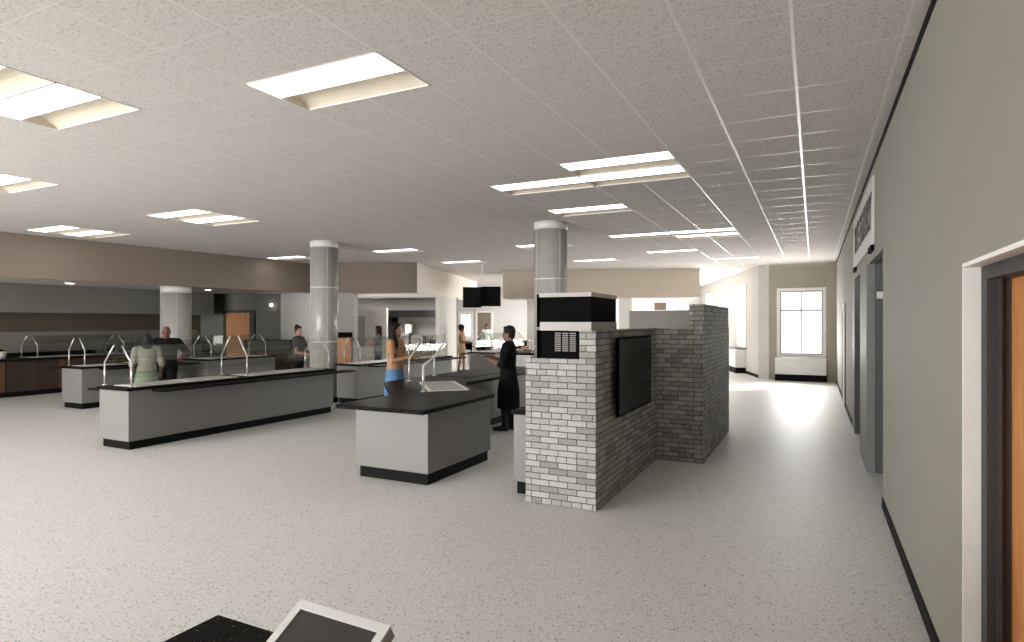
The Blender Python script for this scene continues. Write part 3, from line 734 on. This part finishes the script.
obj('tabletop', box(B(), -8.35, -7.15, 16.2, 17.0, .83, .87), M['black'], t)
for sx in (-8.28, -7.22):
    for sy in (16.27, 16.93): obj('leg', box(B(), sx-.02, sx+.02, sy-.02, sy+.02, 0, .83), M['white_trim'], t)
t = thing('fruit_stand', (-7.7, 16.5, .87), 'small wire stand of oranges on the black topped stand', 'fruit stand')
f = B()
for sx in (-7.88, -7.58):
    for sy in (16.38, 16.62): frustum(f, (sx, sy, .87), (sx, sy, 1.25), .008, .008, 6)
obj('post', f, M['steel_dark'], t)
obj('shelf', box(box(B(), -7.9, -7.56, 16.36, 16.64, 1.24, 1.255), -7.9, -7.56, 16.36, 16.64, .98, .99), M['steel_dark'], t)
for k, (x, y, z) in enumerate(((-7.80, 16.45, 1.03), (-7.70, 16.45, 1.03), (-7.62, 16.47, 1.03), (-7.76, 16.55, 1.03), (-7.66, 16.56, 1.03))):
    tag(obj('orange', ball(B(), (x, y, z), .042, seg=12), M['orange'], smooth=True), 'orange fruit sitting on the small wire stand', 'fruit', 'oranges on the wire stand')

# ------------------------------------------------------------------ people
def remesh(name, bm, mat, parent, vox=.009, smooth=4):
    me = bpy.data.meshes.new(name); bmesh.ops.recalc_face_normals(bm, faces=bm.faces); bm.to_mesh(me); bm.free()
    o = bpy.data.objects.new('tmp', me); COL.objects.link(o)
    r = o.modifiers.new('r', 'REMESH'); r.mode = 'VOXEL'; r.voxel_size = vox
    s = o.modifiers.new('s', 'SMOOTH'); s.iterations = smooth; s.factor = .5
    bpy.context.view_layer.update()
    m2 = bpy.data.meshes.new_from_object(o.evaluated_get(bpy.context.evaluated_depsgraph_get())); bpy.data.objects.remove(o)
    m2.name = name; m2.materials.clear(); m2.materials.append(mat)
    for p in m2.polygons: p.use_smooth = True
    n = bpy.data.objects.new(name, m2); COL.objects.link(n); n.parent = parent
    return n
def rings(bm, rs, seg=20, cap=True):
    """rs: (cx, cy, z, rx, ry) horizontal ellipses"""
    pr = None; first = None
    for cx, cy, z, rx, ry in rs:
        cur = [bm.verts.new((cx+rx*math.cos(2*PI*k/seg), cy+ry*math.sin(2*PI*k/seg), z)) for k in range(seg)]
        if pr:
            for k in range(seg): bm.faces.new((pr[k], pr[(k+1) % seg], cur[(k+1) % seg], cur[k]))
        else: bm.faces.new(cur[::-1])
        pr = cur
    bm.faces.new(pr); return bm
def rc(bm, p, q, a, b, e0=True, e1=True):
    frustum(bm, p, q, a, b, 14)
    if e0: ball(bm, p, a, seg=12)
    if e1: ball(bm, q, b, seg=12)

def person(loc, rz, h, label, skin, top, bottom, hair_col, hair='short', wrists=None, elbows=None, sleeves='short', lower='trousers', feet=None, head_turn=0., shoe=(.01, .01, .01), build=1., cap=False, hemz=.45, vox=.009):
    t = thing('person', loc, label, 'person', None, rz)
    s = h/1.75; t.scale = (s, s, s)
    bpy.context.view_layer.update()
    MS = plain('skin', skin, .5, vary=.03); MT = plain('top_cloth', top, .9, spec=.08, vary=.08, scale=9); ML = plain('lower_cloth', bottom, .9, spec=.08, vary=.08, scale=9)
    MH = plain('hair', hair_col, .6, spec=.15, vary=.2, scale=30); MSh = plain('shoe_leather', shoe, .5); ME = plain('eye', (.02, .015, .012), .3); ML2 = plain('lips', tuple(c*.6 for c in skin), .5)
    w = build
    # +X is forward, +Y is the left hand side
    wr = wrists or ((.02, .24*w, .86), (.02, -.24*w, .86)); el = elbows or ((-.03, .235*w, 1.13), (-.03, -.235*w, 1.13))
    sh = ((0, .175*w, 1.41), (0, -.175*w, 1.41)); ft = feet or ((.0, .095, 0), (.0, -.095, 0))
    b = B()
    # head
    ht = Matrix.Translation((0, 0, 1.6)) @ Matrix.Rotation(head_turn, 4, 'Z')
    def hb(c, r, sc): ball(b, (ht @ Vector(c).to_4d()).to_3d() if False else ht @ Vector(c), r, sc, 20, Matrix.Rotation(head_turn, 4, 'Z'))
    hb((-.005, 0, .045), .1, (.98, .78, .98)); hb((.02, 0, -.03), .075, (.95, .82, 1.1)); hb((.045, 0, -.085), .035, (1, 1.15, .8))
    hb((.093, 0, -.012), .016, (1, .8, 1.6)); hb((.10, 0, -.028), .014, (1, 1.1, .8)); hb((.078, 0, .03), .03, (.6, 1.6, .5))
    hb((.078, 0, -.06), .018, (.7, 1.4, .6))
    for sy in (-1, 1): hb((-.005, sy*.08, -.005), .028, (.6, .35, 1.1))
    rc(b, (-.02, 0, 1.53), (-.015, 0, 1.43), .056*w, .064*w)
    # torso
    rings(b, [(-.01, 0, .86, .10, .13*w), (0, 0, .92, .115*w, .165*w), (0, 0, 1.0, .108*w, .155*w), (.005, 0, 1.1, .098*w, .138*w), (.005, 0, 1.2, .108*w, .15*w), (0, 0, 1.32, .112*w, .172*w), (-.005, 0, 1.40, .095*w, .16*w), (-.01, 0, 1.455, .065, .09)])
    for i, sy in ((0, 1), (1, -1)):
        S, E, W_ = [Vector(v) for v in (sh[i], el[i], wr[i])]
        rc(b, (-.015, sy*.04, 1.445), S, .052, .056*w)
        ball(b, S, .058*w, seg=12); rc(b, S, E, .050*w, .041*w); rc(b, E, W_, .041*w, .027)
        d = (W_-E).normalized(); up = Vector((0, 0, 1)); 
        if abs(d.z) > .8: side = Vector((1, 0, 0))
        else: side = d.cross(up).normalized()*(1 if sy > 0 else -1)
        nrm = side.cross(d).normalized()
        P = W_+d*.02
        # palm
        for k in range(4):
            off = side*(.027-.018*k); rc(b, W_+off*.55+d*.01, W_+d*.085+off, .016, .012)
            f0 = W_+d*.085+off; L = (.066, .076, .071, .056)[k]; cl = nrm*(-1 if nrm.z > 0 else 1)
            f1 = f0+d*L*.5+cl*L*.10; f2 = f1+d*L*.36+cl*L*.34
            rc(b, f0, f1, .0098, .0090); rc(b, f1, f2, .0090, .0078)
        t0 = W_+d*.025+side*.022; t1 = t0+side*.028+d*.03; t2 = t1+side*.006+d*.032
        rc(b, t0, t1, .014, .0115); rc(b, t1, t2, .0115, .009)
        # legs
        F = Vector(ft[i]); hip = Vector((0, sy*.085*w, .92)); knee = Vector((F.x*.5+.02, (F.y+sy*.085)/2, .50)); ank = Vector((F.x-.02, F.y, .085))
        rc(b, hip, knee, .082*w, .055); rc(b, knee, ank, .054, .036); ball(b, knee.lerp(ank, .3)-Vector((.015, 0, 0)), .052, (1, 1, 1.7))
        rc(b, ank-Vector((.01, 0, .045)), (F.x+.14, F.y+sy*.015, .03), .036, .028)
    body = remesh('body', b, MS, t, vox if vox < .008 else .0075, 3)
    e = B()
    for sy in (-1, 1): ball(e, ht @ Vector((.083, sy*.032, .005)), .011, (.7, 1.2, .8), 10)
    obj('eye', e, ME, t, smooth=True)
    e = B(); ball(e, ht @ Vector((.093, 0, -.06)), .012, (.5, 1.8, .45), 10, Matrix.Rotation(head_turn, 4, 'Z')); obj('mouth', e, ML2, t, smooth=True)
    # shoes
    for i, sy in ((0, 1), (1, -1)):
        F = Vector(ft[i]); e = B()
        rc(e, (F.x-.035, F.y, .05), (F.x+.09, F.y+sy*.012, .042), .046, .043); rc(e, (F.x+.09, F.y+sy*.012, .042), (F.x+.16, F.y+sy*.015, .038), .043, .034)
        rc(e, (F.x-.03, F.y, .06), (F.x-.02, F.y, .11), .046, .046, e1=False)
        bmesh.ops.bisect_plane(e, geom=e.verts[:]+e.edges[:]+e.faces[:], plane_co=(0, 0, .003), plane_no=(0, 0, 1), clear_inner=True)
        ed = [x for x in e.edges if x.is_boundary]
        if ed: bmesh.ops.holes_fill(e, edges=ed)
        obj('shoe', e, MSh, t, smooth=True)
    # top
    g = B(); k = .014
    rings(g, [(0, 0, .86 if lower != 'skirt' else .98, .128*w, .172*w), (0, 0, 1.0, .126*w, .170*w), (.005, 0, 1.1, .120*w, .162*w), (.005, 0, 1.2, .125*w, .168*w), (0, 0, 1.32, .128*w, .186*w), (-.005, 0, 1.41, .108*w, .178*w), (-.012, 0, 1.465, .075, .10), (-.015, 0, 1.49, .068, .075)])
    for i in (0, 1):
        S, E, W_ = [Vector(v) for v in (sh[i], el[i], wr[i])]
        ball(g, S, .070*w, seg=14); rc(g, (-.015, .04 if i == 0 else -.04, 1.445), S, .062, .069*w)
        if sleeves == 'short': rc(g, S, S.lerp(E, .62), .066*w, .064*w, e1=False)
        elif sleeves == 'elbow': rc(g, S, E, .066*w, .060*w); rc(g, E, E.lerp(W_, .25), .060, .056, e1=False)
        elif sleeves == 'long': rc(g, S, E, .064*w, .056*w); rc(g, E, E.lerp(W_, .93), .056*w, .040, e1=False)
        elif sleeves == 'none': pass
    remesh('shirt', g, MT, t, .010, 3)
    # lower garment
    g = B()
    if lower in ('skirt', 'longskirt', 'apron'):
        fl = {'skirt': 1.15, 'longskirt': 1.3, 'apron': 1.15}[lower]
        rings(g, [(0, 0, hemz, .155*fl*w, .185*fl*w), (0, 0, .7, .15*fl*w, .182*w*(fl+.9)/1.9), (0, 0, .90, .135*w, .185*w), (0, 0, 1.03, .118*w, .162*w)], 28)
        remesh('skirt' if lower != 'apron' else 'apron', g, ML, t, .010, 2)
    if lower in ('trousers', 'apron', 'shorts'):
        g = B(); zend = .10 if lower != 'shorts' else .62
        rings(g, [(-.005, 0, .84, .12*w, .16*w), (0, 0, .92, .132*w, .178*w), (0, 0, 1.02, .118*w, .163*w)])
        for i, sy in ((0, 1), (1, -1)):
            F = Vector(ft[i]); hip = Vector((0, sy*.085*w, .90)); knee = Vector((F.x*.5+.015, (F.y+sy*.085)/2, .50)); ank = Vector((F.x-.02, F.y, zend))
            if lower == 'shorts': rc(g, hip, hip.lerp(knee, .7), .096*w, .088, e1=False)
            else: rc(g, hip, knee, .096*w, .072*w); rc(g, knee, ank, .072*w, .060, e1=False)
        remesh('trousers' if lower != 'shorts' else 'shorts', g, ML if lower != 'apron' else plain('trouser_cloth', (.012, .012, .014), .8), t, .010, 3)
    # hair
    g = B()
    rz_ = Matrix.Rotation(head_turn, 4, 'Z')
    def hh(c, r, sc): ball(g, ht @ Vector(c), r, sc, 22, rz_)
    if hair != 'bald':
        hh((-.018, 0, .060), .106, (.98, .84, .92)); hh((.035, 0, .115), .05, (1.1, 1.3, .55)); hh((-.05, 0, .0), .08, (.8, .98, 1.0))
    if hair == 'long':
        hh((-.065, 0, -.10), .085, (.6, 1.1, 1.4)); hh((-.085, 0, -.26), .10, (.55, 1.15, 1.9)); hh((-.09, 0, -.44), .08, (.45, 1.1, 1.6))
        for sy in (-1, 1): hh((.0, sy*.082, -.06), .045, (.9, .5, 2.2)); hh((-.01, sy*.10, -.22), .06, (1.1, .5, 2.0))
        hh((.01, -.14, -.20), .075, (1.2, .7, 1.9)); hh((.0, -.155, -.36), .06, (1.2, .6, 1.8))
    if hair == 'shoulder':
        hh((-.06, 0, -.09), .09, (.7, 1.15, 1.3)); hh((-.06, 0, -.18), .085, (.6, 1.2, 1.0))
        for sy in (-1, 1): hh((.0, sy*.085, -.05), .04, (.9, .5, 2.0))
    if hair == 'bun': hh((-.075, 0, .13), .058, (1, 1, 1))
    if hair == 'afro': hh((-.02, 0, .07), .125, (1, 1, .95))
    if hair != 'bald': remesh('hair', g, MH, t, .008, 3)
    else: g.free()
    if cap:
        g = B(); ball(g, ht @ Vector((-.01, 0, .075)), .113, (1, .88, .85), 20, rz_)
        bmesh.ops.bisect_plane(g, geom=g.verts[:]+g.edges[:]+g.faces[:], plane_co=ht @ Vector((0, 0, .06)), plane_no=(0, 0, 1), clear_inner=True)
        a = ht @ Vector((.13, 0, .065)); ball(g, a, .07, (1.0, 1.1, .12), 16, rz_)
        obj('cap', g, M['black'], t, smooth=True)
    return t

def ang(dx, dy): return math.atan2(dy, dx)
BLACK = (.008, .008, .009)
person((-4.55, 9.06, 0), ang(-.97, -.24), 1.74, 'man in black top and long black apron holding out both hands beside the island', (.20, .11, .075), BLACK, (.008, .008, .009), (.015, .012, .010), 'short',
       wrists=((.30, .12, 1.18), (.33, -.10, 1.22)), elbows=((.05, .25, 1.10), (.05, -.25, 1.12)), sleeves='elbow', lower='apron', hemz=.38, build=1.06, feet=((.05, .10, 0), (-.03, -.10, 0)))
person((-6.40, 8.44, 0), ang(.97, .22), 1.79, 'woman with long black hair, tan top and blue skirt behind the island', (.36, .20, .12), (.40, .235, .12), (.11, .21, .37), (.008, .007, .007), 'long',
       wrists=((.30, .08, 1.17), (.32, -.10, 1.19)), elbows=((.06, .25, 1.12), (.06, -.25, 1.12)), sleeves='short', lower='skirt', hemz=.34, shoe=(.25, .13, .08), head_turn=.1, build=1.05)
person((-11.72, 14.62, 0), ang(-.9, -.44), 1.69, 'woman with dark hair, grey top and jeans reaching left behind the far counter', (.36, .2, .15), (.17, .19, .20), (.045, .06, .10), (.03, .018, .014), 'shoulder',
       wrists=((.33, .14, 1.32), (.40, -.12, 1.26)), elbows=((.10, .24, 1.14), (.10, -.24, 1.14)), sleeves='short', lower='trousers')
person((-11.35, 18.85, 0), ang(.9, .2), 1.69, 'woman with dark afro, tan dress and bare legs in the bright passage', (.22, .10, .06), (.52, .34, .19), (.42, .31, .20), (.02, .012, .01), 'afro',
       wrists=((.30, .08, 1.12), (.30, -.08, 1.10)), elbows=((.02, .24, 1.12), (.02, -.24, 1.12)), sleeves='none', lower='skirt', hemz=.70, feet=((.08, .07, 0), (-.08, -.07, 0)))
person((-11.4, 11.15, 0), ang(.95, .25), 1.71, 'person with dark bun, grey t-shirt and black trousers behind the long counter', (.42, .22, .15), (.075, .08, .082), BLACK, (.03, .012, .01), 'bun',
       wrists=((.40, .10, 1.02), (.40, -.12, 1.04)), elbows=((.10, .25, 1.08), (.10, -.25, 1.08)), sleeves='short', lower='trousers', head_turn=-.5)
person((-11.95, 8.1, 0), ang(.75, -.65), 1.72, 'bald man in black shirt with hands on hips behind the long counter', (.16, .05, .03), BLACK, BLACK, (.1, .05, .03), 'bald',
       wrists=((.02, .17, .99), (.02, -.17, .99)), elbows=((-.08, .38, 1.16), (-.08, -.38, 1.16)), sleeves='elbow', lower='trousers', build=1.22)
person((-11.35, 7.3, 0), ang(-.9, .4), 1.58, 'woman in pale top and light green skirt beside the bald man', (.34, .2, .14), (.27, .265, .22), (.18, .22, .155), (.02, .02, .02), 'shoulder',
       wrists=((.10, .27, .92), (.12, -.27, .92)), elbows=((-.04, .27, 1.12), (-.04, -.27, 1.12)), sleeves='elbow', lower='longskirt', hemz=.25, build=1.1)
person((-13.7, 25.0, 0), ang(.3, -.9), 1.70, 'distant person in white shirt standing among the rear dining tables', (.2, .1, .07), (.7, .7, .68), (.03, .03, .035), (.02, .012, .01), 'short',
       sleeves='long', lower='trousers')
# what the man in black holds
t = tag(obj('phone', slab(B(), [(-4.87, 8.82, 1.225), (-4.87, 8.89, 1.225), (-5.01, 8.89, 1.25), (-5.01, 8.82, 1.25)], .012), M['black_gloss']), 'dark phone held by the man in black', 'phone')

t = thing('wall_lamp', (*rp((-16.9, 13.95), 1.2, -.1), 2.35), 'small glowing globe lamp on the grey kitchen wall right of the orange door', 'lamp')
c = rp((-16.9, 13.95), 1.2, -.1)
obj('globe', ball(B(), (*c, 2.35), .055), M['lens'], t, smooth=True)
b = B(); frustum(b, (*rp((-16.9, 13.95), 1.2, -.005), 2.35), (*c, 2.35), .03, .02, 12); obj('bracket', b, M['steel'], t)
# kitchen downlights
for k, (x, y) in enumerate(((-15.6, 5.2), (-15.6, 8.2), (-15.3, 11.6))):
    t = thing('downlight', (x, y, 2.72), 'small round downlight under the left kitchen soffit, %s from the camera' % ['nearest', 'second', 'farthest'][k], 'downlight', 'round downlights in the kitchen soffit')
    b = B(); frustum(b, (x, y, 2.70), (x, y, 2.72), .11, .11, 20); obj('rim', b, M['white_trim'], t)
    b = B(); frustum(b, (x, y, 2.694), (x, y, 2.70), .08, .08, 20); obj('lens', b, M['lens'], t)

# ------------------------------------------------------------------ lights
def area(name, loc, tgt, sx, sy, power, col=(1, 1, 1)):
    l = bpy.data.lights.new(name, 'AREA'); l.shape = 'RECTANGLE'; l.size = sx; l.size_y = sy; l.energy = power; l.color = col
    o = bpy.data.objects.new(name, l); COL.objects.link(o); o.location = loc
    o.rotation_euler = (Vector(tgt)-Vector(loc)).to_track_quat('-Z', 'Y').to_euler(); return o
area('window_light_front', (-10.6, -6.5, 2.3), (-8.6, 1.5, 0.2), 10.5, 2.4, 1500, (1, .985, .965))
area('window_bounce_front', (-9.6, -5.4, 1.0), (-8.6, 2.5, 3.6), 9, 1.2, 560, (1, .985, .965))  # added fill inside the window, aimed up to brighten the near ceiling
c = dw(5.5, -.5); area('window_bounce_rear', (*c, 1.0), (*dw(5.5, -6), 3.6), 9, 1.0, 420, (1, .985, .96))  # added fill without a fixture, stands in for sunlit floor bounce
area('window_bounce_bay', (-.4, 20.2, 1.1), (-2.2, 14, 3.6), 1.2, .6, 70, (1, .985, .96))  # added upward fill that lightens the ceiling before the bay
c = dw(5.5, 1.2); area('window_light_angled', (*c, 2.1), (*dw(5.5, -6), 1.0), 10, 2.3, 1000, (1, .98, .95))
area('window_light_bay', (-.35, 21.6, 1.9), (-1.2, 12, 0.6), 1.3, 2.0, 70, (1, .98, .95))
area('rear_room_light', (-10.5, 25.5, 3.55), (-10.5, 25.5, 0), 8, 5, 330, (1, .98, .95))  # added lamp with no fixture, brightens the far room
area('rear_bay_light', (-4.6, 24.5, 3.55), (-4.6, 24.5, 0), 3, 5, 25, (1, .98, .95))  # added weak fill below the ceiling, no fixture there
area('kitchen_light_left', (-15.7, 7, 2.68), (-15.7, 7, 0), .5, 8, 8, (1, .93, .84))
area('kitchen_light_rear', (-13.6, 17.2, 2.68), (-13.6, 17.2, 0), 2.5, 1.5, 190, (1, .96, .9))
s = bpy.data.lights.new('sun', 'SUN'); s.energy = 6; s.angle = math.radians(.8); s.color = (1, .97, .92)
so = bpy.data.objects.new('sun', s); COL.objects.link(so); so.rotation_euler = Vector((-.62, -1.35, -.95)).to_track_quat('-Z', 'Y').to_euler()
w = bpy.data.worlds.new('sky'); scene.world = w; w.use_nodes = True
bg = w.node_tree.nodes['Background']; bg.inputs[0].default_value = (1, .99, .97, 1); bg.inputs[1].default_value = 1.25

# ------------------------------------------------------------------ camera
cd = bpy.data.cameras.new('camera'); cam = bpy.data.objects.new('camera', cd); COL.objects.link(cam); scene.camera = cam
cd.sensor_width = 36; cd.lens = 36*610/1024; cd.shift_y = 1/1024; cd.clip_start = .02; cd.clip_end = 200
cam.location = (0, 0, 1.8); cam.rotation_euler = (PI/2, 0, math.atan2(302, 610))
scene.view_settings.view_transform = 'Standard'; scene.view_settings.look = 'None'; scene.view_settings.exposure = 0.25
scene.cycles.use_denoising = True
scene.cycles.max_bounces = 8; scene.cycles.diffuse_bounces = 5; scene.cycles.transparent_max_bounces = 16; scene.cycles.sample_clamp_indirect = 4
scene.cycles.caustics_reflective = False; scene.cycles.caustics_refractive = False
